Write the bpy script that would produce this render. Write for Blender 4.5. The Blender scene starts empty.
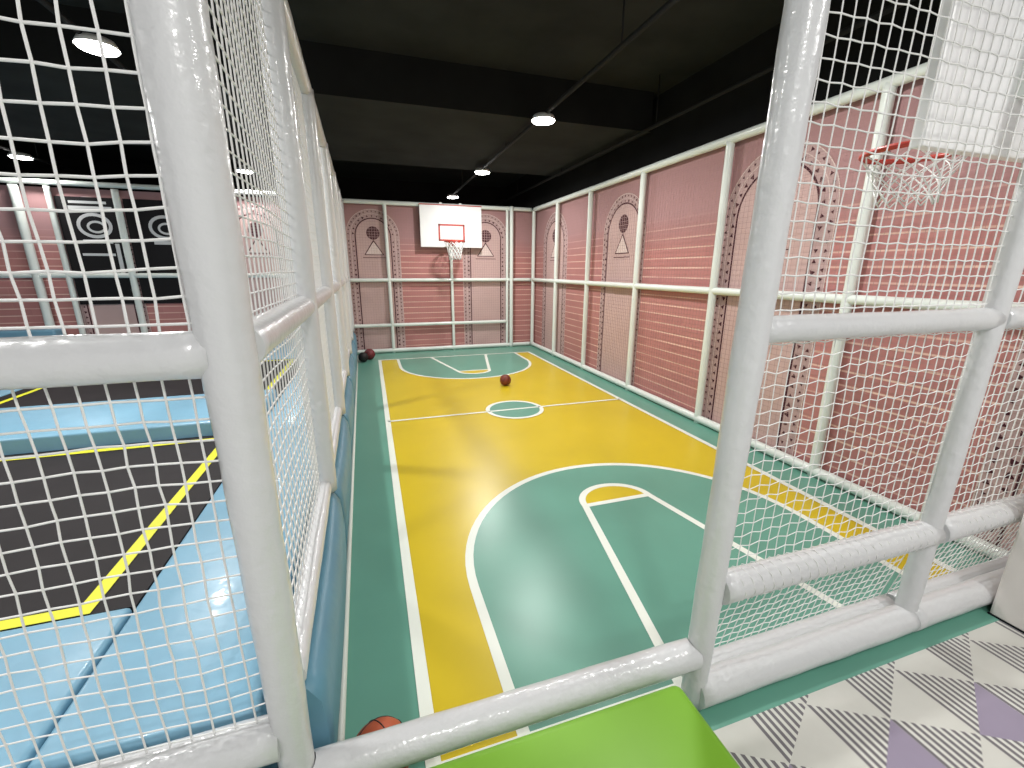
import bpy, bmesh, math, random
from mathutils import Vector, Matrix
random.seed(7)
PI = math.pi
scene = bpy.context.scene
COL = scene.collection

# ------------------------------------------------------------------ helpers
def srgb(r, g, b):
    def f(c):
        c /= 255.0
        return c / 12.92 if c <= 0.04045 else ((c + 0.055) / 1.055) ** 2.4
    return (f(r), f(g), f(b), 1.0)

def mat(name, color, rough=0.5, spec=0.5, coat=0.0, bump=None, noise=None, emit=None, metal=0.0, coat_rough=0.1, subsurf=0.0):
    m = bpy.data.materials.new(name)
    m.use_nodes = True
    nt = m.node_tree
    b = nt.nodes['Principled BSDF']
    b.inputs['Base Color'].default_value = color
    b.inputs['Roughness'].default_value = rough
    b.inputs['Specular IOR Level'].default_value = spec
    b.inputs['Coat Weight'].default_value = coat
    b.inputs['Coat Roughness'].default_value = coat_rough
    b.inputs['Metallic'].default_value = metal
    if emit:
        b.inputs['Emission Color'].default_value = emit[0]
        b.inputs['Emission Strength'].default_value = emit[1]
    tc = nt.nodes.new('ShaderNodeTexCoord')
    if noise:                                   # (scale, amount) brightness variation
        n = nt.nodes.new('ShaderNodeTexNoise'); n.inputs['Scale'].default_value = noise[0]
        n.inputs['Detail'].default_value = 4
        nt.links.new(tc.outputs['Object'], n.inputs['Vector'])
        mr = nt.nodes.new('ShaderNodeMapRange')
        mr.inputs['From Min'].default_value = 0.3; mr.inputs['From Max'].default_value = 0.7
        mr.inputs['To Min'].default_value = 1 - noise[1]; mr.inputs['To Max'].default_value = 1 + noise[1]
        nt.links.new(n.outputs['Fac'], mr.inputs['Value'])
        mx = nt.nodes.new('ShaderNodeMix'); mx.data_type = 'RGBA'; mx.blend_type = 'MULTIPLY'
        mx.inputs['Factor'].default_value = 1.0
        mx.inputs['A'].default_value = color
        nt.links.new(mr.outputs['Result'], mx.inputs['B'])
        nt.links.new(mx.outputs['Result'], b.inputs['Base Color'])
    if bump:                                    # (scale, strength, distance)
        n = nt.nodes.new('ShaderNodeTexNoise'); n.inputs['Scale'].default_value = bump[0]
        n.inputs['Detail'].default_value = 3
        nt.links.new(tc.outputs['Object'], n.inputs['Vector'])
        bp = nt.nodes.new('ShaderNodeBump'); bp.inputs['Strength'].default_value = bump[1]
        bp.inputs['Distance'].default_value = bump[2]
        nt.links.new(n.outputs['Fac'], bp.inputs['Height'])
        nt.links.new(bp.outputs['Normal'], b.inputs['Normal'])
        nt.links.new(bp.outputs['Normal'], b.inputs['Coat Normal'])
    return m

def link(name, me, m, parent=None, smooth=False):
    o = bpy.data.objects.new(name, me)
    COL.objects.link(o)
    for mm in (m if isinstance(m, (list, tuple)) else [m]):
        me.materials.append(mm)
    if smooth:
        for p in me.polygons: p.use_smooth = True
    if parent is not None:
        o.parent = parent
        o.matrix_parent_inverse = Matrix.Identity(4)
        o.location = -Vector(parent.location) if parent.parent is None else Vector((0, 0, 0))
    return o

def obj(name, bm, m, parent=None, smooth=False):
    """vertices are in world coordinates; a child's location cancels its root's offset"""
    me = bpy.data.meshes.new(name)
    bm.to_mesh(me); bm.free()
    return link(name, me, m, parent, smooth)

def pyobj(name, vs, fs, m, parent=None, smooth=False, mi=None):
    me = bpy.data.meshes.new(name)
    me.from_pydata([tuple(v) for v in vs], [], fs)
    if mi: me.polygons.foreach_set('material_index', mi)
    me.update()
    return link(name, me, m, parent, smooth)

def thing(name, label, cat, loc=(0, 0, 0), group=None):
    o = bpy.data.objects.new(name, None); COL.objects.link(o)
    o.location = loc; o.empty_display_size = 0.1
    return tag(o, label, cat, group)

def tag(o, label, cat, group=None):
    o['label'] = label; o['category'] = cat
    if group: o['group'] = group
    return o

def struct(o, label=None, cat=None):
    o['kind'] = 'structure'
    if label: o['label'] = label
    if cat: o['category'] = cat
    return o

def add_box(bm, lo, hi, bevel=0.0, seg=2, mi=0):
    t = bmesh.new()
    bmesh.ops.create_cube(t, size=1.0)
    for v in t.verts:
        v.co = Vector([(lo[i] + hi[i]) / 2 + v.co[i] * (hi[i] - lo[i]) for i in range(3)])
    if bevel > 0:
        bmesh.ops.bevel(t, geom=list(t.edges), offset=bevel, segments=seg, profile=0.5, affect='EDGES')
    for f in t.faces: f.material_index = mi
    me = bpy.data.meshes.new('tmp'); t.to_mesh(me); t.free()
    bm.from_mesh(me); bpy.data.meshes.remove(me)
    return bm

def box(lo, hi, bevel=0.0, seg=2):
    return add_box(bmesh.new(), lo, hi, bevel, seg)

def add_tube(bm, pts, r, n=16, caps=True, lump=0.0, closed=False, mi=0):
    """round tube through pts; r may be a list; lump adds the soft waviness of padded foam"""
    pts = [Vector(p) for p in pts]
    if lump and len(pts) == 2:
        k = max(2, int((pts[1] - pts[0]).length / 0.06))
        pts = [pts[0].lerp(pts[1], i / k) for i in range(k + 1)]
    N = len(pts)
    rings = []
    up = None
    ph = random.random() * 10
    for i, p in enumerate(pts):
        if closed: t = pts[(i + 1) % N] - pts[i - 1]
        else: t = pts[min(i + 1, N - 1)] - pts[max(i - 1, 0)]
        t.normalize()
        if up is None:
            up = Vector((0, 0, 1)) if abs(t.z) < 0.9 else Vector((1, 0, 0))
        a = t.cross(up); a.normalize(); b = a.cross(t); b.normalize(); up = b
        rr = r[i] if isinstance(r, (list, tuple)) else r
        if lump: rr *= 1 + lump * (math.sin(i * 1.3 + ph) * 0.5 + math.sin(i * 0.37 + ph * 2) * 0.5)
        rings.append([bm.verts.new(p + (a * math.cos(2 * PI * k / n) + b * math.sin(2 * PI * k / n)) * rr) for k in range(n)])
    for i in range(N if closed else N - 1):
        A, B = rings[i], rings[(i + 1) % N]
        for k in range(n):
            f = bm.faces.new((A[k], A[(k + 1) % n], B[(k + 1) % n], B[k])); f.smooth = True; f.material_index = mi
    if caps and not closed:
        f = bm.faces.new(rings[0][::-1]); f.material_index = mi
        f = bm.faces.new(rings[-1]); f.material_index = mi
    return bm

def tube(pts, r, n=16, **k):
    return add_tube(bmesh.new(), pts, r, n, **k)

def rect(bm, x0, y0, x1, y1, z, mi=0):
    f = bm.faces.new([bm.verts.new(p) for p in ((x0, y0, z), (x1, y0, z), (x1, y1, z), (x0, y1, z))])
    f.material_index = mi

def poly(bm, pts, mi=0):
    f = bm.faces.new([bm.verts.new(p) for p in pts]); f.material_index = mi
    return f

def ribbon(bm, pts, w, z, closed=False, mi=0):
    """flat painted line of width w along 2-D pts at height z"""
    P = [Vector((p[0], p[1])) for p in pts]; N = len(P)
    L, R = [], []
    for i in range(N):
        a = P[i - 1] if (i > 0 or closed) else P[i]
        b = P[(i + 1) % N] if (i < N - 1 or closed) else P[i]
        d1 = (P[i] - a).normalized() if (P[i] - a).length > 1e-9 else (b - P[i]).normalized()
        d2 = (b - P[i]).normalized() if (b - P[i]).length > 1e-9 else d1
        n1 = Vector((-d1.y, d1.x)); n2 = Vector((-d2.y, d2.x))
        n = (n1 + n2).normalized(); k = 1 / max(0.4, n.dot(n1))
        L.append(P[i] + n * (w / 2 * k)); R.append(P[i] - n * (w / 2 * k))
    for i in range(N if closed else N - 1):
        j = (i + 1) % N
        poly(bm, [(R[i].x, R[i].y, z), (R[j].x, R[j].y, z), (L[j].x, L[j].y, z), (L[i].x, L[i].y, z)], mi)

def net(name, o, du, dv, nu, nv, r, m, parent, wob=0.004, zig=0.0, sides=4, sag=0.0, seed=0, label=None):
    """a knotted cord net: one mesh. o = corner, du / dv = cell vectors"""
    o = Vector(o); du = Vector(du); dv = Vector(dv)
    U = du.normalized(); V = dv.normalized(); Nn = U.cross(V).normalized()
    rnd = random.Random(seed)
    p1, p2, p3 = rnd.random() * 6, rnd.random() * 6, rnd.random() * 6
    def node(i, j):
        p = o + du * i + dv * j
        e = min(1, i / 3, (nu - i) / 3) if nu > 6 else 1
        e2 = min(1, j / 3, (nv - j) / 3) if nv > 6 else 1
        w = wob * min(e, e2)
        a = math.sin(i * 0.41 + j * 0.17 + p1) + math.sin(i * 0.13 - j * 0.31 + p2)
        b = math.sin(i * 0.23 + j * 0.37 + p2) + math.sin(j * 0.19 - i * 0.29 + p3)
        p = p + U * (a * w + rnd.uniform(-.4, .4) * w) + V * (b * w + rnd.uniform(-.4, .4) * w + (zig if (i + j) % 2 else -zig) * min(1, e2 * 2))
        p = p + Nn * (a * w * 0.8) - V * (sag * math.sin(PI * i / nu) * min(1, e2))
        return p
    G = [[node(i, j) for j in range(nv + 1)] for i in range(nu + 1)]
    vs, fs = [], []
    ang = [2 * PI * k / sides for k in range(sides)]
    def run(chain, side):
        base = len(vs)
        for c in chain:
            for a in ang: vs.append(c + (Nn * math.cos(a) + side * math.sin(a)) * r)
        for q in range(len(chain) - 1):
            for k in range(sides):
                k2 = (k + 1) % sides
                fs.append((base + q * sides + k, base + q * sides + k2, base + (q + 1) * sides + k2, base + (q + 1) * sides + k))
    for j in range(nv + 1): run([G[i][j] for i in range(nu + 1)], V)
    for i in range(nu + 1): run(G[i], U)
    if sides == 4:                                   # small knots where the cords meet
        for i in range(nu + 1):
            for j in range(nv + 1):
                c, b, k = G[i][j], len(vs), r * 1.75
                vs.extend([c + U * k, c + V * k, c - U * k, c - V * k, c + Nn * k, c - Nn * k])
                for q in range(4): fs.extend([(b + q, b + (q + 1) % 4, b + 4), (b + (q + 1) % 4, b + q, b + 5)])
    ob = pyobj(name, vs, fs, m, parent, True)
    if label: ob['label'] = label
    return ob

# ------------------------------------------------------------------ materials
M_pvc = mat('white_pvc', srgb(206, 207, 208), 0.32, 0.4, coat=0.5, coat_rough=0.08, bump=(22, 0.45, 0.012))
M_rail = mat('white_pvc_thin', srgb(226, 232, 226), 0.4, 0.4, coat=0.3, bump=(40, 0.2, 0.004))
M_cord = mat('net_cord', srgb(228, 228, 226), 0.7, 0.2)
M_fine = mat('fine_net_cord', srgb(164, 132, 128), 0.8, 0.1)
M_green = mat('court_green', srgb(100, 156, 138), 0.32, 0.5, noise=(1.5, 0.05), bump=(220, 0.05, 0.001))
M_yellow = mat('court_yellow', srgb(208, 182, 30), 0.32, 0.5, noise=(1.2, 0.05), bump=(220, 0.05, 0.001))
M_line = mat('court_line', srgb(232, 236, 226), 0.4)
M_blue = mat('blue_vinyl', srgb(122, 168, 192), 0.4, 0.5, coat=0.15, noise=(2.0, 0.05), bump=(9, 0.15, 0.02))
M_teal = mat('teal_vinyl', srgb(96, 142, 162), 0.4, 0.4, noise=(3, 0.08), bump=(7, 0.25, 0.02))
M_bed = mat('black_bed', srgb(34, 30, 32), 0.7, 0.3, noise=(6, 0.15))
M_tape = mat('yellow_tape', srgb(222, 222, 44), 0.5)
M_lime = mat('lime_vinyl', srgb(122, 176, 44), 0.42, 0.4, noise=(3, 0.04))
M_black = mat('ceiling_black', srgb(46, 47, 46), 0.9, 0.1, noise=(2.0, 0.2))
M_beam = mat('beam_black', srgb(30, 30, 29), 0.9, 0.1, noise=(2.0, 0.2))
M_pipe = mat('conduit_grey', srgb(28, 28, 28), 0.8, 0.3)
M_lamp = mat('lamp_diffuser', srgb(255, 255, 255), 0.5, emit=((1, 0.98, 0.95, 1), 30))
M_lamprim = mat('lamp_rim', srgb(210, 210, 205), 0.5)
M_board = mat('board_white', srgb(240, 240, 240), 0.3, 0.5, noise=(3, 0.03))
M_red = mat('hoop_red', srgb(184, 62, 50), 0.4)
M_ball = mat('ball_orange', srgb(176, 82, 48), 0.55, bump=(260, 0.4, 0.002))
M_ballred = mat('ball_dark_red', srgb(110, 34, 40), 0.55, bump=(260, 0.4, 0.002))
M_ballbrown = mat('ball_brown', srgb(120, 52, 34), 0.55, bump=(260, 0.4, 0.002))
M_seam = mat('ball_seam', srgb(24, 18, 18), 0.6)
M_tilew = mat('tile_white', srgb(206, 205, 198), 0.4, noise=(3, 0.04))
M_tilep = mat('tile_purple', srgb(150, 140, 160), 0.45, noise=(3, 0.05))
M_arch = mat('print_pink', srgb(204, 174, 170), 0.8, 0.1, noise=(1.5, 0.06))
M_band = mat('print_band', srgb(190, 162, 160), 0.8, 0.1, noise=(4, 0.1))
M_ink = mat('print_ink', srgb(78, 44, 52), 0.8, 0.1)
M_trifill = mat('print_white', srgb(226, 206, 200), 0.8, 0.1)
M_panel = mat('panel_black', srgb(26, 24, 26), 0.7, 0.2)
M_grey = mat('panel_grey_print', srgb(205, 205, 205), 0.7, 0.2)
M_white = mat('wall_white', srgb(226, 220, 216), 0.5, 0.3, noise=(1.0, 0.02))
M_dark = mat('dark_gap', srgb(30, 34, 38), 0.8, 0.1)

def stripes_material():
    m = bpy.data.materials.new('tile_striped'); m.use_nodes = True
    nt = m.node_tree; b = nt.nodes['Principled BSDF']; b.inputs['Roughness'].default_value = 0.4
    tc = nt.nodes.new('ShaderNodeTexCoord'); sp = nt.nodes.new('ShaderNodeSeparateXYZ')
    nt.links.new(tc.outputs['Object'], sp.inputs[0])
    mu = nt.nodes.new('ShaderNodeMath'); mu.operation = 'MULTIPLY'; mu.inputs[1].default_value = 1 / 0.0289
    fr = nt.nodes.new('ShaderNodeMath'); fr.operation = 'FRACT'
    gt = nt.nodes.new('ShaderNodeMath'); gt.operation = 'GREATER_THAN'; gt.inputs[1].default_value = 0.5
    nt.links.new(sp.outputs['X'], mu.inputs[0]); nt.links.new(mu.outputs[0], fr.inputs[0]); nt.links.new(fr.outputs[0], gt.inputs[0])
    mx = nt.nodes.new('ShaderNodeMix'); mx.data_type = 'RGBA'
    mx.inputs['A'].default_value = srgb(112, 108, 112); mx.inputs['B'].default_value = srgb(212, 212, 205)
    nt.links.new(gt.outputs[0], mx.inputs['Factor']); nt.links.new(mx.outputs['Result'], b.inputs['Base Color'])
    return m
M_stripe = stripes_material()

def brick_material(name, c1, c2, top):
    """printed brick fabric: uv in metres (u along the wall, v up)"""
    m = bpy.data.materials.new(name); m.use_nodes = True
    nt = m.node_tree; b = nt.nodes['Principled BSDF']; b.inputs['Roughness'].default_value = 0.75
    b.inputs['Specular IOR Level'].default_value = 0.2
    uv = nt.nodes.new('ShaderNodeUVMap'); sp = nt.nodes.new('ShaderNodeSeparateXYZ')
    nt.links.new(uv.outputs['UV'], sp.inputs[0])
    br = nt.nodes.new('ShaderNodeTexBrick')
    br.inputs['Scale'].default_value = 1.0
    br.inputs['Brick Width'].default_value = 0.46; br.inputs['Row Height'].default_value = 0.115
    br.inputs['Mortar Size'].default_value = 0.006; br.inputs['Mortar Smooth'].default_value = 0.3
    br.inputs['Color1'].default_value = c1; br.inputs['Color2'].default_value = c2
    br.inputs['Mortar'].default_value = c1
    nt.links.new(uv.outputs['UV'], br.inputs['Vector'])
    # bright horizontal courses
    mu = nt.nodes.new('ShaderNodeMath'); mu.operation = 'MULTIPLY'; mu.inputs[1].default_value = 1 / 0.115
    fr = nt.nodes.new('ShaderNodeMath'); fr.operation = 'FRACT'
    nt.links.new(sp.outputs['Y'], mu.inputs[0]); nt.links.new(mu.outputs[0], fr.inputs[0])
    rp = nt.nodes.new('ShaderNodeValToRGB')
    e = rp.color_ramp.elements; e[0].position = 0.0; e[0].color = (1, 1, 1, 1); e[1].position = 0.09; e[1].color = (1, 1, 1, 1)
    n1 = e.new(0.13); n1.color = (0.0, 0.0, 0.0, 1); n2 = e.new(0.97); n2.color = (0, 0, 0, 1); n3 = e.new(1.0); n3.color = (1, 1, 1, 1)
    nt.links.new(fr.outputs[0], rp.inputs[0])
    # fade the courses out near the top of the print, tint the top mauve
    mr = nt.nodes.new('ShaderNodeMapRange'); mr.inputs['From Min'].default_value = 1.9; mr.inputs['From Max'].default_value = 2.35
    nt.links.new(sp.outputs['Y'], mr.inputs['Value'])
    inv = nt.nodes.new('ShaderNodeMath'); inv.operation = 'SUBTRACT'; inv.inputs[0].default_value = 1.0
    nt.links.new(mr.outputs['Result'], inv.inputs[1])
    fa = nt.nodes.new('ShaderNodeMath'); fa.operation = 'MULTIPLY'
    nt.links.new(rp.outputs['Color'], fa.inputs[0]); nt.links.new(inv.outputs[0], fa.inputs[1])
    ns = nt.nodes.new('ShaderNodeTexNoise'); ns.inputs['Scale'].default_value = 1.7; ns.inputs['Detail'].default_value = 3
    nt.links.new(uv.outputs['UV'], ns.inputs['Vector'])
    fa2 = nt.nodes.new('ShaderNodeMath'); fa2.operation = 'MULTIPLY'
    nr = nt.nodes.new('ShaderNodeMapRange'); nr.inputs['From Min'].default_value = 0.3; nr.inputs['From Max'].default_value = 0.6
    nr.inputs['To Min'].default_value = 0.25; nr.inputs['To Max'].default_value = 0.95
    nt.links.new(ns.outputs['Fac'], nr.inputs['Value'])
    nt.links.new(fa.outputs[0], fa2.inputs[0]); nt.links.new(nr.outputs['Result'], fa2.inputs[1])
    mt = nt.nodes.new('ShaderNodeMix'); mt.data_type = 'RGBA'; mt.inputs['B'].default_value = top
    ms = nt.nodes.new('ShaderNodeMath'); ms.operation = 'MULTIPLY'; ms.inputs[1].default_value = 0.85
    nt.links.new(mr.outputs['Result'], ms.inputs[0])
    nt.links.new(ms.outputs[0], mt.inputs['Factor']); nt.links.new(br.outputs['Color'], mt.inputs['A'])
    mx = nt.nodes.new('ShaderNodeMix'); mx.data_type = 'RGBA'; mx.inputs['B'].default_value = srgb(240, 206, 190)
    nt.links.new(fa2.outputs[0], mx.inputs['Factor']); nt.links.new(mt.outputs['Result'], mx.inputs['A'])
    nt.links.new(mx.outputs['Result'], b.inputs['Base Color'])
    return m
M_brick = brick_material('brick_print', srgb(194, 134, 130), srgb(186, 127, 124), srgb(174, 138, 139))

# ------------------------------------------------------------------ measures (metres)
XF = lambda y: -0.30 - 0.0125 * (y - 1.08)      # line of the long left fence
XR, YB, YF, TOP = 3.50, 9.32, 1.08, 2.95        # right frame, back frame, front frame, frame height
XW, YW = 3.57, 9.40                             # printed fabric walls
CEIL, LAMPZ = 3.87, 3.30

# ------------------------------------------------------------------ setting: floor and court paint
bm = bmesh.new(); rect(bm, -7.2, 0.955, 4.6, 12.2, 0)
floor = struct(obj('floor', bm, M_green), 'green vinyl court floor with painted yellow and white basketball markings', 'floor')
X0, X1, Y0, Y1, XC, YC = 0.09, 3.14, 1.135, 8.55, 1.63, 4.91
bm = bmesh.new(); rect(bm, X0, Y0, X1, Y1, 0.001)
yellow = obj('yellow_court_paint', bm, M_yellow, floor)

def arc3(y_base, sgn, r=1.2, k=0.73):
    pts = [(XC - r, y_base), (XC - r, y_base + sgn * k)]
    pts += [(XC - r * math.cos(a), y_base + sgn * (k + r * math.sin(a))) for a in [PI * i / 40 for i in range(1, 40)]]
    pts += [(XC + r, y_base + sgn * k), (XC + r, y_base)]
    return pts
W = 0.05
for yb, s, nm in ((Y0, 1, 'near'), (Y1, -1, 'far')):
    p = arc3(yb, s, k=0.85 if s > 0 else 0.73)
    bm = bmesh.new(); poly(bm, [(x, y, 0.002) for x, y in p])
    bmesh.ops.recalc_face_normals(bm, faces=bm.faces)
    for f in bm.faces:
        if f.normal.z < 0: f.normal_flip()
    obj('green_three_point_area', bm, M_green, floor)
    bm = bmesh.new(); ribbon(bm, p, W, 0.003); obj('three_point_line', bm, M_line, floor)
    xk = XC + (0.055 if s > 0 else 0.0)
    yt = yb + s * (1.43 if s > 0 else 1.37)                                                     # free-throw line
    semi = [(xk + 0.275 * math.cos(PI * i / 24), yt + s * 0.24 * math.sin(PI * i / 24)) for i in range(25)]
    bm = bmesh.new(); poly(bm, [(x, y, 0.003) for x, y in semi])
    for f in bm.faces:
        f.normal_update()
        if f.normal.z < 0: f.normal_flip()
    obj('yellow_free_throw_circle', bm, M_yellow, floor)
    bm = bmesh.new(); ribbon(bm, [(xk + 0.56, yb)] + semi + [(xk - 0.56, yb)], W, 0.004)
    ribbon(bm, [(xk - 0.275, yt), (xk + 0.275, yt)], W * 0.9, 0.0045); obj('key_line', bm, M_line, floor)
bm = bmesh.new(); ribbon(bm, [(X0, Y0), (X1, Y0), (X1, Y1), (X0, Y1)], W * 1.1, 0.005, closed=True); obj('court_boundary_line', bm, M_line, floor)
bm = bmesh.new(); ribbon(bm, [(X0, YC), (X1, YC)], W * 0.8, 0.005)
obj('halfway_line', bm, M_line, floor)
circ = [(XC + 0.34 * math.cos(2 * PI * i / 48), YC + 0.34 * math.sin(2 * PI * i / 48)) for i in range(48)]
bm = bmesh.new(); poly(bm, [(x, y, 0.0055) for x, y in circ]); obj('green_centre_circle', bm, M_green, floor)
bm = bmesh.new(); ribbon(bm, circ, W, 0.006, closed=True); ribbon(bm, [(XC - .34, YC), (XC + .34, YC)], W * .8, 0.006)
obj('centre_circle_line', bm, M_line, floor)

# patterned floor in front of the court
bm = bmesh.new()
DX, DY = 0.26, 0.29
def clip(tri, y_max=0.955, y_min=-1.6):
    def cut(P, f):
        out = []
        for i in range(len(P)):
            a, b = P[i - 1], P[i]; fa, fb = f(a), f(b)
            if (fa >= 0) != (fb >= 0):
                t = fa / (fa - fb); out.append((a[0] + (b[0] - a[0]) * t, a[1] + (b[1] - a[1]) * t))
            if fb >= 0: out.append(b)
        return out
    return cut(cut(tri, lambda p: y_max - p[1]), lambda p: p[1] - y_min)
for k in range(-9, 12):
    xk = 1.82 + DX * k
    for n in range(-9, 3):
        yk = 0.78 + DY * n + (DY / 2 if k % 2 else 0)
        T = clip([(xk, yk), (xk + DX, yk + DY / 2), (xk, yk + DY)])       # right-pointing, striped
        if len(T) > 2: poly(bm, [(x, y, 0.0) for x, y in T], 1)
        T = clip([(xk, yk), (xk, yk + DY), (xk - DX, yk + DY / 2)])       # left-pointing, plain
        if len(T) > 2: poly(bm, [(x, y, 0.0) for x, y in T], 2 if (k % 2 == 0 and n % 2) else 0)
for f in bm.faces:
    f.normal_update()
    if f.normal.z < 0: f.normal_flip()
fl2 = obj('floor_entrance', bm, [M_tilew, M_stripe, M_tilep])
struct(fl2, 'white floor outside the court patterned with striped and purple triangles', 'floor')

# ------------------------------------------------------------------ setting: walls and ceiling
def wall(name, a, b, z0, z1, m, thick=0.04, label=None):
    """upright panel from a to b (2-D), uv in metres on it"""
    a = Vector((a[0], a[1], 0)); b = Vector((b[0], b[1], 0)); d = (b - a); L = d.length; d.normalize()
    n = Vector((d.y, -d.x, 0))
    vs = [a + Vector((0, 0, z0)), b + Vector((0, 0, z0)), b + Vector((0, 0, z1)), a + Vector((0, 0, z1))]
    vs += [v - n * thick for v in vs]
    fs = [(0, 1, 2, 3), (5, 4, 7, 6), (4, 0, 3, 7), (1, 5, 6, 2), (3, 2, 6, 7), (4, 5, 1, 0)]
    o = pyobj(name, vs, fs, m)
    uv = o.data.uv_layers.new(name='UVMap')
    for p in o.data.polygons:
        for li in p.loop_indices:
            co = o.data.vertices[o.data.loops[li].vertex_index].co
            uv.data[li].uv = ((co - a).dot(d), co.z)
    return struct(o, label, 'wall')
wb = wall('wall_back', (-7.0, YW), (XW + 0.04, YW), 0, TOP, M_brick, label='pink brick-print wall with painted arches behind the far hoop')
wr = wall('wall_right', (XW, YW), (XW, 0.3), 0, TOP, M_brick, label='pink brick-print wall with painted arches along the right side of the court')
wall('wall_outer_right', (XW + 0.15, 12.2), (XW + 0.15, -2), 0, CEIL, M_beam, label='black upper wall above the printed wall on the right side')
wall('wall_outer_back', (-7.2, 12.2), (4.0, 12.2), 0, CEIL, M_beam, label='black wall far behind the back printed wall')
wall('wall_left', (-7.0, -1.8), (-7.0, 12.2), 0, CEIL, M_beam, label='black side wall of the trampoline hall')
ceil = struct(obj('ceiling', box((-7.2, -2, CEIL), (4.4, 12.4, CEIL + 0.1)), M_black), 'black painted ceiling above the court', 'ceiling')
bm = box((-7.2, 5.35, 3.42), (3.6, 8.25, CEIL))
for f in bm.faces:
    f.normal_update(); f.material_index = 0 if f.normal.z < -.5 else 1  # shade put into the colour: unlit sides get a darker black than the underside
struct(obj('ceiling_soffit', bm, [M_black, M_beam]), 'lower black ceiling band crossing above the middle of the court', 'ceiling')
struct(obj('ceiling_beam', box((-7.2, 0.9, 3.55), (4.0, 1.3, CEIL)), M_beam), 'black ceiling beam above the front fence', 'ceiling')
struct(obj('wall_entrance', box((2.905, 0.1, 0), (3.30, 1.0, 2.3), 0.012), M_white), 'white wall end standing on the triangle-patterned floor', 'wall')
obj('trim_shadow_gap', box((2.902, 0.098, 0.0), (2.91, 1.003, 0.008)), M_dark)['kind'] = 'structure'

# painted arches: one printed mesh each, a child of its wall
def arch(parent, P, c, half, ztop, band, low=0.02):
    """P(u, v, d) maps wall coordinates to the world; d = distance in front of the wall"""
    bm = bmesh.new()
    zs = ztop - half
    def outline(h, n=28):
        return [(c - h, low)] + [(c - h * math.cos(PI * i / n), zs + h * math.sin(PI * i / n)) for i in range(n + 1)] + [(c + h, low)]
    def strip(h0, h1, d, mi):
        a, b = outline(h0), outline(h1)
        for i in range(len(a) - 1): poly(bm, [P(*a[i], d), P(*a[i + 1], d), P(*b[i + 1], d), P(*b[i], d)], mi)
    poly(bm, [P(u, v, 0.002) for u, v in outline(half)], 0)
    strip(half, half + band, 0.002, 1)
    strip(half - 0.006, half + 0.014, 0.004, 2)
    strip(half + band * 0.52, half + band * 0.56, 0.004, 3)
    strip(half + band - 0.004, half + band + 0.004, 0.004, 3)
    rnd = random.Random(int(c * 100) + 5)
    def marks(h, step, s):
        n = int((zs - low) / step)
        pos = []
        for i in range(n):
            pos += [(c - h, low + step * (i + .5), 0), (c + h, low + step * (i + .5), 0)]
        k = int(PI * h / step)
        for i in range(k):
            a = PI * (i + .5) / k
            pos.append((c - h * math.cos(a), zs + h * math.sin(a), a))
        for u, v, a in pos:
            t = rnd.random() * 6.28; ss = s * rnd.uniform(.7, 1.2)
            poly(bm, [P(u + ss * math.cos(t + q), v + ss * math.sin(t + q), 0.004) for q in (0, 2.1, 4.2)], 2)
    marks(half + band * 0.28, 0.09, 0.026)
    marks(half + band * 0.78, 0.075, 0.02)
    o = obj('printed_arch', bm, [M_arch, M_band, M_ink, M_trifill], parent)
    o['label'] = 'pale painted arch with dark outline and dotted border'
    bz, br = ztop - 0.27, 0.125
    bm = bmesh.new()
    poly(bm, [P(c + br * math.cos(2 * PI * i / 28), bz + br * math.sin(2 * PI * i / 28), 0.005) for i in range(28)], 0)
    for q in (-.07, -.02, .03, .08):
        h = math.sqrt(br * br - q * q)
        poly(bm, [P(c - h, bz + q - .003, 0.007), P(c + h, bz + q - .003, 0.007), P(c + h, bz + q + .003, 0.007), P(c - h, bz + q + .003, 0.007)], 1)
        poly(bm, [P(c + q - .003, bz - h, 0.007), P(c + q + .003, bz - h, 0.007), P(c + q + .003, bz + h, 0.007), P(c + q - .003, bz + h, 0.007)], 1)
    obj('printed_ball', bm, [M_ink, M_band], o)
    tz = bz - br
    bm = bmesh.new()
    poly(bm, [P(c, tz, .005), P(c - .19, tz - .29, .005), P(c + .19, tz - .29, .005)], 1)
    poly(bm, [P(c, tz - .035, .007), P(c - .165, tz - .278, .007), P(c + .165, tz - .278, .007)], 0)
    poly(bm, [P(c - .22, tz - .345, .005), P(c + .22, tz - .345, .005), P(c + .22, tz - .335, .005), P(c - .22, tz - .335, .005)], 1)
    obj('printed_triangle', bm, [M_trifill, M_ink], o)
PB = lambda u, v, d: (u, YW - d, v)
PR = lambda u, v, d: (XW - d, u, v)
for c in (0.15, 2.44, -1.9, -4.3): arch(wb, PB, c, 0.33, 2.66, 0.17)
for c, bd in ((8.28, .17), (5.80, .13), (3.27, .17), (0.86, .17)): arch(wr, PR, c, 0.42, 2.62, bd)

# ------------------------------------------------------------------ frames and nets
def post(parent, x, y, z0, z1, r=0.05, m=None, lump=0.03, label=None, lean=0.0, taper=None):
    bm = tube([(x, y, z0), (x + lean, y, z1)], r, 20, lump=lump)
    if taper:                                        # (bottom, top) thickness factors
        for v in bm.verts:
            f = (v.co.z - z0) / (z1 - z0); k = taper[0] + (taper[1] - taper[0]) * f
            cx = x + lean * f
            v.co.x = cx + (v.co.x - cx) * k; v.co.y = y + (v.co.y - y) * k
    o = obj('post', bm, m or M_pvc, parent)
    if label: o['label'] = label
    return o
def rail(parent, a, b, r=0.045, m=None, lump=0.03, label=None):
    o = obj('rail', tube([a, b], r, 16, lump=lump), m or M_pvc, parent)
    if label: o['label'] = label
    return o

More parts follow.
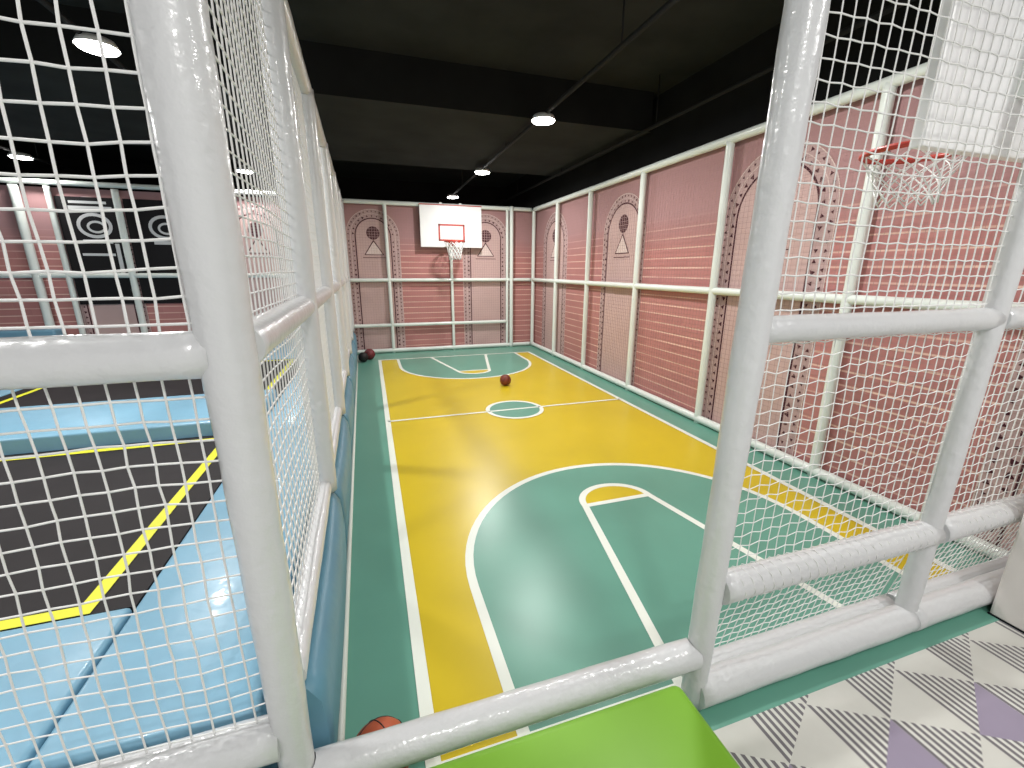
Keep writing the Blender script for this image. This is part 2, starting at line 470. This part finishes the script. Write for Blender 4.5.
# back frame
t = thing('wall_frame', 'white tube frame with fine netting in front of the far pink wall under the hoop', 'frame', (1.5, YB, 0), 'white frames along the printed walls')
for x in (-0.40, 0.40, 1.68): post(t, x, YB, 0.0, TOP, 0.034 if x < 1 else 0.03, M_rail)
post(t, 2.90, YB, 0.0, TOP + 0.04, 0.03, M_rail); post(t, 2.985, YB - 0.04, 0.0, TOP + 0.04, 0.04, M_rail)
for z, r, x1 in ((0.05, 0.042, 3.45), (0.58, 0.035, 2.88), (1.49, 0.035, 3.45), (TOP, 0.04, 3.45)):
    rail(t, (-0.38, YB, z), (x1, YB, z), r, M_rail)
net('net', (-0.40, YB + 0.03, 0.05), (0.05, 0, 0), (0, 0, 0.05), 78, 58, 0.0013, M_fine, t, 0.001, sides=3, seed=3)
# right frame
t = thing('wall_frame', 'white tube frame with fine netting in front of the long pink wall on the right', 'frame', (XR, 5, 0), 'white frames along the printed walls')
RY = (9.30, 8.03, 6.72, 5.28, 3.83, 2.42)
for y in RY: post(t, XR, y, 0.0, TOP, 0.04, M_rail)
for z, r in ((0.05, 0.042), (1.49, 0.038), (TOP, 0.042)):
    rail(t, (XR, YB - 0.05, z), (XR, YF + 0.06, z), r, M_rail)
net('net', (XR + 0.03, YF + 0.1, 0.05), (0, 0.05, 0), (0, 0, 0.05), 164, 58, 0.0013, M_fine, t, 0.001, sides=3, seed=4)

# long left fence between court and trampolines
t = thing('net_fence', 'long white padded fence with netting between the court and the trampolines', 'fence', (XF(5), 5, 0), 'white padded net fences')
LY = (2.42, 3.83, 5.28, 6.72, 8.03, 9.22)
for i, y in enumerate(LY): post(t, XF(y), y, 0.495, TOP, 0.06)
yy = (YF,) + LY
for a, b in zip(yy[:-1], yy[1:]):
    if a == YF: a += 0.074
    else: a += 0.03
    rail(t, (XF(a), a, 0.537), (XF(b), b - 0.03, 0.537), 0.038)
    rail(t, (XF(a), a, 1.52), (XF(b), b - 0.03, 1.52), 0.052)
    rail(t, (XF(a), a, TOP), (XF(b), b - 0.03, TOP), 0.05)
    n = int((b - a) / 0.052)
    d = Vector((XF(b) - XF(a), b - a, 0)) / n
    net('net', (XF(a) - 0.02, a, 0.52), d, (0, 0, 0.053), n, 46, 0.0033, M_cord, t, 0.003, sides=3, seed=int(a * 100))

# front fence, left of the entrance
t = thing('net_fence', 'white padded fence with wide netting left of the court entrance, in front of the trampolines', 'fence', (-1.0, YF, 0), 'white padded net fences')
P1 = post(t, -0.303, YF, 0.0, TOP, 0.06, label='thick glossy white padded corner post left of the entrance', lean=-0.005, taper=(0.74, 1.12))
post(t, -1.75, YF, 0.0, TOP, 0.055)
rail(t, (-1.72, YF, 1.52), (-0.33, YF, 1.52), 0.052)
rail(t, (-1.72, YF, 0.425), (-0.33, YF, 0.425), 0.058)
rail(t, (-1.72, YF, TOP), (-0.33, YF, TOP), 0.05)
net('net', (-1.74, YF + .01, 0.44), (0.05, 0, 0), (0, 0, 0.0517), 28, 21, 0.0028, M_cord, t, 0.0065, seed=11)
net('net', (-1.74, YF + .01, 1.53), (0.0525, 0, 0), (0, 0, 0.058), 27, 24, 0.003, M_cord, t, 0.0075, seed=12)

# front fence, right of the entrance
t = thing('net_fence', 'white padded fence with knotted netting right of the court entrance', 'fence', (2.0, YF, 0), 'white padded net fences')
post(t, 1.125, YF, 0.0, TOP, 0.054, label='glossy white padded post right of the entrance', lean=0.072, taper=(0.86, 1.05))
post(t, 2.375, YF, 0.0, TOP, 0.043, lean=0.06); post(t, XR, YF, 0.0, TOP, 0.05)
for a, b in ((1.18, 2.40), (2.43, XR)):
    rail(t, (a, YF, 1.515), (b, YF, 1.515), 0.045)
    rail(t, (a, YF, 0.53), (b, YF, 0.53), 0.058)
    rail(t, (a - 0.06, YF - .01, 0.066), (b, YF - .01, 0.066), 0.064)
    rail(t, (a, YF + .085, 0.05), (b, YF + .085, 0.05), 0.048)
    for z, r in ((0.53, .0605),):
        k = int((b - a) / 0.05) * 8
        obj('lacing', tube([(a + .05 + (b - a - .1) * i / k, YF + r * math.cos(2 * PI * i / 8), z + r * math.sin(2 * PI * i / 8)) for i in range(k + 1)], 0.0016, 4), M_cord, t)
    rail(t, (a, YF, TOP), (b, YF, TOP), 0.05)
    n = round((b - a) / 0.049); d = (b - a) / n
    net('net', (a, YF + .01, 1.52), (d, 0, 0), (0, 0, 0.055), n, 26, 0.0026, M_cord, t, 0.003, zig=0.002, seed=int(a * 50))
    net('net', (a, YF + .02, 0.53), (d, 0, 0), (0, 0, 0.049), n, 20, 0.0022, M_cord, t, 0.003, zig=0.005, seed=int(a * 51))
    net('net', (a, YF + .115, 0.07), (d * .9, 0, 0), (0, -.0095, 0.046), int(n / .9), 10, 0.0022, M_cord, t, 0.003, zig=0.005, seed=int(a * 52))

# the bar across the entrance
bm = tube([(-0.255, YF, 0.25), (1.105, YF, 0.25)], 0.055, 20, lump=0.02, caps=False)
for v in bm.verts:                                   # ends scooped to sit against the round posts
    if v.co.x < -0.254: v.co.x = -0.303 + math.sqrt(.0495 ** 2 - min(.04, abs(v.co.y - YF)) ** 2)
    if v.co.x > 1.104: v.co.x = 1.131 - math.sqrt(.0505 ** 2 - min(.042, abs(v.co.y - YF)) ** 2)
o = obj('entrance_bar', bm, M_pvc)
tag(o, 'low white padded bar across the court entrance above the green step', 'bar')

# green foam step
bm = box((-0.22, 0.24, 0.0), (0.955, 0.985, 0.28), 0.035, 4)
for f in bm.faces: f.smooth = True
o = obj('foam_step', bm, M_lime)
tag(o, 'lime green foam step block at the foot of the court entrance', 'step')

# ------------------------------------------------------------------ blue side pads under the left fence
ends = (YF + 0.07,) + LY
rnd = random.Random(3)
for i, (a, b) in enumerate(zip(ends[:-1], ends[1:])):
    bm = bmesh.new()
    nseg, prof = 14, []
    a2, b2 = a + 0.005, b - 0.005
    rings = []
    for k in range(nseg + 1):
        s = k / nseg; y = a2 + (b2 - a2) * s
        bulge = 0.022 * math.sin(PI * s) ** 0.6
        x = XF(y) + 0.062
        ring = [(x + 0.0, 0.0), (x + 0.012 + bulge * .5, 0.12), (x + 0.014 + bulge, 0.30), (x + 0.006 + bulge, 0.42), (x - 0.03 + bulge * .4, 0.485), (x - 0.055, 0.47), (x - 0.055, 0.0)]
        rings.append([bm.verts.new((q[0], y, q[1] + 0.006 * math.sin(s * 9 + i) * (q[1] > .3))) for q in ring])
    for A, B in zip(rings[:-1], rings[1:]):
        for k in range(len(A)):
            f = bm.faces.new((A[k], A[(k + 1) % len(A)], B[(k + 1) % len(A)], B[k])); f.smooth = True
    bm.faces.new(rings[0]); bm.faces.new(rings[-1][::-1])
    bmesh.ops.recalc_face_normals(bm, faces=bm.faces)
    names = ['nearest the entrance', 'second from the entrance', 'third from the entrance', 'fourth from the entrance', 'fifth from the entrance', 'farthest from the entrance, by the back corner']
    o = obj('side_pad', bm, M_teal)
    tag(o, 'bulging blue side pad under the left fence, ' + names[i], 'pad', 'blue side pads under the left fence')
o = obj('floor_strip', tube([(XF(1.2) + 0.078, 1.16, 0.014), (XF(9.1) + 0.078, 9.1, 0.014)], 0.014, 8), M_line)
struct(o, 'thin white strip at the foot of the blue side pads', 'trim'); o.name = 'trim_1'

# ------------------------------------------------------------------ trampolines
def cushion(lo, hi, bev=0.018):
    bm = box(lo, hi, bev, 3)
    for f in bm.faces: f.smooth = True
    return bm
TZ = 0.45
XL, XRt = -3.62, -0.95
def trampoline(y0, y1, label):
    t = thing('trampoline', label, 'trampoline', ((XL + XRt) / 2, (y0 + y1) / 2, 0), 'black trampoline beds in the side hall')
    obj('bed', box((XL, y0, TZ - 0.03), (XRt, y1, TZ - 0.01)), M_bed, t)
    bm = bmesh.new(); ribbon(bm, [(XL + .16, y0 + .028), (XRt - .17, y0 + .028), (XRt - .17, y1 - .1), (XL + .16, y1 - .1)], 0.055, TZ - 0.006, closed=True)
    o = obj('border_tape', bm, M_tape, t); o['label'] = 'yellow border line'
    for x in (XL + .1, XRt - .1):
        for y in (y0 + .1, y1 - .1): obj('leg', tube([(x, y, 0), (x, y, TZ - 0.03)], 0.03, 10), M_dark, t)
trampoline(1.77, 3.72, 'large black trampoline bed with yellow border line just behind the left front fence')
trampoline(4.67, 6.85, 'far black trampoline bed beyond the pale blue strip in the side hall')
def pad(lo, hi, label, grp='blue pads around the trampolines'):
    o = obj('trampoline_pad', cushion(lo, hi), M_blue); tag(o, label, 'pad', grp); return o
xr = -0.40
pad((XRt + .006, 1.16, 0.0), (xr, 3.72, TZ), 'pale blue pad beside the near trampoline, along the left side fence')
pad((XRt + .006, 3.728, 0.0), (xr - .02, 6.85, TZ), 'pale blue pad beside the far trampoline, along the left side fence')
pad((XL, 1.16, 0.0), (XRt - .006, 1.765, TZ), 'pale blue pad between the near trampoline and the left front fence')
pad((XL, 3.73, 0.0), (XRt - .006, 4.66, TZ + 0.10), 'wide pale blue strip pad between the two trampolines')
pad((-6.2, 1.16, 0.0), (XL - .008, 6.85, TZ), 'pale blue pad on the far side of the trampolines')
pad((-6.2, 6.86, 0.0), (-0.45, 8.9, TZ), 'pale blue pad beyond the far trampoline in front of the back wall')
o = obj('front_pad', box((-1.69, 1.06, 0.0), (-0.39, 1.14, 0.355), 0.02, 2), M_teal)
tag(o, 'teal pad below the bottom rail of the left front fence', 'pad')
o = obj('wall_pad', box((-6.6, 9.05, 0.46), (-4.98, 9.3, 0.72), 0.03, 2), M_blue)
tag(o, 'low blue pad on the far wall of the side hall', 'pad')

# back frame of the side hall
t = thing('wall_frame', 'white post frame on the back wall of the trampoline hall', 'frame', (-3, YB, 0), 'white frames along the printed walls')
for x, r in ((-5.15, 0.06), (-4.74, 0.04), (-3.86, 0.05), (-2.9, 0.04), (-1.15, 0.04)): post(t, x, YB - .02, 0.46, TOP, r, M_rail)
for z in (1.58, TOP + 0.06): rail(t, (-6.9, YB - .02, z), (-0.45, YB - .02, z), 0.04, M_rail)
def hall_panel(x0, x1, label, kind):
    t = thing('wall_banner', label, 'banner', ((x0 + x1) / 2, 9.36, 1.1), 'black banners in the side hall')
    obj('backing', box((x0, 9.345, 1.10), (x1, 9.37, 2.82)), M_panel, t)
    cx = (x0 + x1) / 2 + (0.05 if kind == 0 else 0.1); bm = bmesh.new()
    Y = 9.342
    def ring(cx, cz, rx, rz, w, n=24):
        for i in range(n):
            a, b = 2 * PI * i / n, 2 * PI * (i + 1) / n
            poly(bm, [(cx + rx * math.cos(a), Y, cz + rz * math.sin(a)), (cx + rx * math.cos(b), Y, cz + rz * math.sin(b)),
                      (cx + (rx - w) * math.cos(b), Y, cz + (rz - w) * math.sin(b)), (cx + (rx - w) * math.cos(a), Y, cz + (rz - w) * math.sin(a))])
    def bar(xa, za, xb, zb): poly(bm, [(xa, Y, za), (xb, Y, za), (xb, Y, zb), (xa, Y, zb)])
    ring(cx, 2.38, 0.24, 0.2, 0.05); ring(cx + .02, 2.36, 0.13, 0.1, 0.035)
    bar(cx - .2, 2.1, cx + .2, 2.16)
    if kind == 0:
        bar(cx - .3, 2.62, cx + .28, 2.68); bar(cx - .28, 2.72, cx + .22, 2.76); bar(cx + .22, 1.6, cx + .28, 2.1); bar(cx - .25, 1.9, cx + .2, 1.94)
    obj('printed_emblem', bm, M_grey, t)
hall_panel(-4.70, -3.90, 'black banner with a grey ring emblem, between white posts in the side hall', 0)
hall_panel(-3.80, -2.94, 'black banner with a smaller grey emblem, beside the white corner post', 1)

# ------------------------------------------------------------------ hoops
def hoop(xc, yb, z0, s, label, w=0.63, brk=((-.2, .008), (.2, .008)), nlen=.34, ncord=.006, shift=0.0):
    """board face at yb looking along s (+1 = +Y, -1 = -Y)"""
    t = thing('basketball_hoop', label, 'basketball hoop', (xc, yb, z0), 'basketball hoops')
    h, th = 0.80, 0.05
    ya, ybk = sorted((yb, yb - s * th))
    o = obj('backboard', box((xc + shift - w, ya, z0), (xc + shift + w, ybk, z0 + h), 0.008), M_board, t)
    bm = bmesh.new(); f0 = yb + s * 0.002
    y2, y1 = sorted((f0, yb - s * .001))
    for lo, hi in (((xc - .27, y2, z0 + .12), (xc - .235, y1, z0 + .45)), ((xc + .235, y2, z0 + .12), (xc + .27, y1, z0 + .45)),
                   ((xc - .27, y2, z0 + .415), (xc + .27, y1, z0 + .45)), ((xc - .27, y2, z0 + .12), (xc + .27, y1, z0 + .155))):
        add_box(bm, lo, hi)
    sq = obj('target_square', bm, M_red, t); sq['label'] = 'red target square'
    bm = bmesh.new(); y2, y1 = sorted((yb + s * .003, yb - s * (th + .003)))
    add_box(bm, (xc + shift - w, y2, z0 + h), (xc + shift + w, y1, z0 + h + .018))
    e = obj('top_edge', bm, M_red, t)
    rz, rr = z0 + 0.10, 0.2
    cy = yb + s * (0.1 + rr)
    bm = tube([(xc + rr * math.cos(2 * PI * i / 36), cy + rr * math.sin(2 * PI * i / 36), rz) for i in range(36)], 0.013, 10, closed=True)
    y2, y1 = sorted((yb, yb + s * .11))
    add_box(bm, (xc - .07, y2, rz - .07), (xc + .07, min(y1, y2 + .02) if s > 0 else y1, rz + .03)) if s > 0 else add_box(bm, (xc - .07, yb - .02, rz - .07), (xc + .07, yb, rz + .03))
    add_box(bm, (xc - .06, y2, rz - .012), (xc + .06, y1, rz + .012))
    obj('rim', bm, M_red, t, True if 0 else False)
    bm = bmesh.new(); n, lv = 12, 6
    def np_(k, l):
        f = l / lv; r_ = rr * (1 - .42 * math.sin(f * PI / 2)); a = 2 * PI * (k + .5 * l) / n
        return (xc + r_ * math.cos(a), cy + r_ * math.sin(a), rz - .01 - nlen * f)
    for k in range(n):
        add_tube(bm, [np_(k, l) for l in range(lv + 1)], ncord, 5)
        add_tube(bm, [np_(k - l, l) for l in range(lv + 1)], ncord, 5)
    obj('hoop_net', bm, M_cord, t)
    yk = yb - s * th
    for dx, dp in brk:
        obj('bracket', box((xc + dx - .025, min(yk, yk - s * dp), z0 + .2), (xc + dx + .025, max(yk, yk - s * dp), z0 + h + .06)), M_rail, t)
    return t
hoop(1.685, 9.22, 2.14, -1, 'basketball hoop with white board and red target square on the far wall')
hoop(2.48, YF + 0.16, 2.14, 1, 'basketball hoop seen from behind its white board, above the right front fence', 0.58, ((-.065, .045), (.5, .045)), .22, .0035, 0.05)

# ------------------------------------------------------------------ basketballs
def ball(x, y, r, m, label, rot=(0.4, 0.3, 0.2)):
    R = Matrix.Rotation(rot[2], 3, 'Z') @ Matrix.Rotation(rot[1], 3, 'Y') @ Matrix.Rotation(rot[0], 3, 'X')
    c = Vector((x, y, r))
    bm = bmesh.new(); bmesh.ops.create_uvsphere(bm, u_segments=32, v_segments=20, radius=r)
    for v in bm.verts: v.co += c
    o = obj('basketball', bm, m, None, True)
    tag(o, label, 'ball', 'basketballs on the court')
    bm = bmesh.new(); N = 48
    def loop(fn): add_tube(bm, [c + (R @ Vector(fn(2 * PI * i / N))).normalized() * r * 1.0 for i in range(N)], r * 0.022, 6, closed=True)
    loop(lambda a: (math.cos(a), math.sin(a), 0)); loop(lambda a: (0, math.cos(a), math.sin(a)))
    for s in (-1, 1): loop(lambda a: (s * (0.72 + 0.25 * math.cos(2 * a)), math.cos(a) * .8, math.sin(a) * .8))
    obj('seam', bm, M_seam, o, True)
ball(1.86, 6.06, 0.085, M_ballbrown, 'small dark brown basketball lying on the yellow court past the centre circle')
ball(-0.082, 1.18, 0.103, M_ball, 'orange basketball partly hidden behind the entrance bar', (0.9, 0.2, 0.5))
ball(-0.09, 8.70, 0.105, M_ballred, 'dark red basketball in the far left corner, in front of the back wall', (0.2, 1.0, 0.4))
ball(-0.205, 8.50, 0.092, M_seam, 'blackish basketball in the far left corner, beside the dark red ball')

# ------------------------------------------------------------------ ceiling lamps and conduits
def conduit(x, y0, y1, label, hang):
    t = thing('conduit', label, 'conduit', (x, (y0 + y1) / 2, LAMPZ), 'ceiling conduits')
    obj('pipe', tube([(x, y0, LAMPZ + .05), (x, y1, LAMPZ + .05)], 0.022, 10), M_pipe, t)
    for y in hang:
        zc = 3.42 if 5.35 < y < 8.25 else CEIL
        obj('hanger', tube([(x, y, LAMPZ + .05), (x, y, zc)], 0.008, 6), M_pipe, t)
conduit(1.97, -1, 12.1, 'grey conduit carrying the row of round lamps above the court', (1.6, 3.4, 6.4, 9.4))
conduit(3.36, -1, 12.1, 'bare grey conduit above the right wall', (2.2, 4.9, 7.6, 10.0))
conduit(-1.85, -1, 12.1, 'grey conduit carrying lamps above the trampolines', (1.6, 4.2, 6.4, 9.4))
conduit(-4.8, -1, 12.1, 'grey conduit carrying lamps above the far side of the trampolines', (1.6, 4.2, 6.4, 9.4))
def lamp(x, y, label, power=42):
    t = thing('ceiling_lamp', label, 'ceiling lamp', (x, y, LAMPZ), 'round ceiling lamps')
    obj('housing', tube([(x, y, LAMPZ - .005), (x, y, LAMPZ + .045)], [0.135, 0.11], 32), M_lamprim, t)
    obj('diffuser', tube([(x, y, LAMPZ - .018), (x, y, LAMPZ - .004)], 0.118, 32), M_lamp, t)
    l = bpy.data.lights.new('lamp_light', 'AREA'); l.shape = 'DISK'; l.size = 0.23; l.energy = power; l.color = (1, 0.985, 0.96)
    lo = bpy.data.objects.new('lamp_light', l); COL.objects.link(lo); lo.location = (x, y, LAMPZ - .022)
lamp(2.09, 2.46, 'round ceiling lamp nearest the entrance, at the top edge')
lamp(1.97, 4.99, 'large bright round ceiling lamp above the middle of the court', 50)
lamp(1.97, 7.76, 'round ceiling lamp above the far half of the court, second of the visible row', 75)
lamp(1.97, 10.5, 'smallest round ceiling lamp, just above the far backboard')
lamp(-1.80, 4.54, 'round ceiling lamp above the trampolines, seen through the left net', 85)
lamp(-1.85, 9.0, 'round ceiling lamp far behind the trampolines, seen beside the corner post', 18)
lamp(-4.8, 9.0, 'round ceiling lamp at the far left of the trampoline hall', 13)
lamp(-1.85, 1.6, 'unseen round lamp added for light above the left front fence')  # out of view, added for the lighting
lamp(-4.8, 4.6, 'unseen round lamp added to brighten the trampoline hall from its far side', 85)  # added outside the view, strong to lift the dim side hall
lamp(2.7, -0.5, 'unseen round lamp added to brighten the near backboard and patterned entrance floor', 32)  # added fill light for the back of the near board and this floor
lamp(0.4, -0.9, 'unseen round lamp added behind the camera as front light')  # unseen extra lamp, lights the front fence from the camera side

# ------------------------------------------------------------------ world, camera, colour
w = bpy.data.worlds.new('world'); scene.world = w; w.use_nodes = True
w.node_tree.nodes['Background'].inputs[0].default_value = (1.0, 0.99, 0.97, 1)
w.node_tree.nodes['Background'].inputs[1].default_value = 0.8
cam = bpy.data.cameras.new('camera'); co = bpy.data.objects.new('camera', cam); COL.objects.link(co)
cam.sensor_fit = 'HORIZONTAL'; cam.sensor_width = 36; cam.lens = 431.5 / 1024 * 36
yaw, pitch, roll = 0.313586, 0.258703, 0.0039511
fw = Vector((math.sin(yaw) * math.cos(pitch), math.cos(yaw) * math.cos(pitch), -math.sin(pitch)))
rt = Vector((math.cos(yaw), -math.sin(yaw), 0)); up = rt.cross(fw)
r2 = rt * math.cos(roll) + up * math.sin(roll); u2 = up * math.cos(roll) - rt * math.sin(roll)
mw = Matrix((r2, u2, -fw)).transposed().to_4x4(); mw.translation = Vector((0, 0, 1.7))
co.matrix_world = mw
cam.clip_start = 0.02
scene.camera = co
scene.view_settings.view_transform = 'Standard'
scene.view_settings.look = 'None'
scene.view_settings.exposure = 0.0
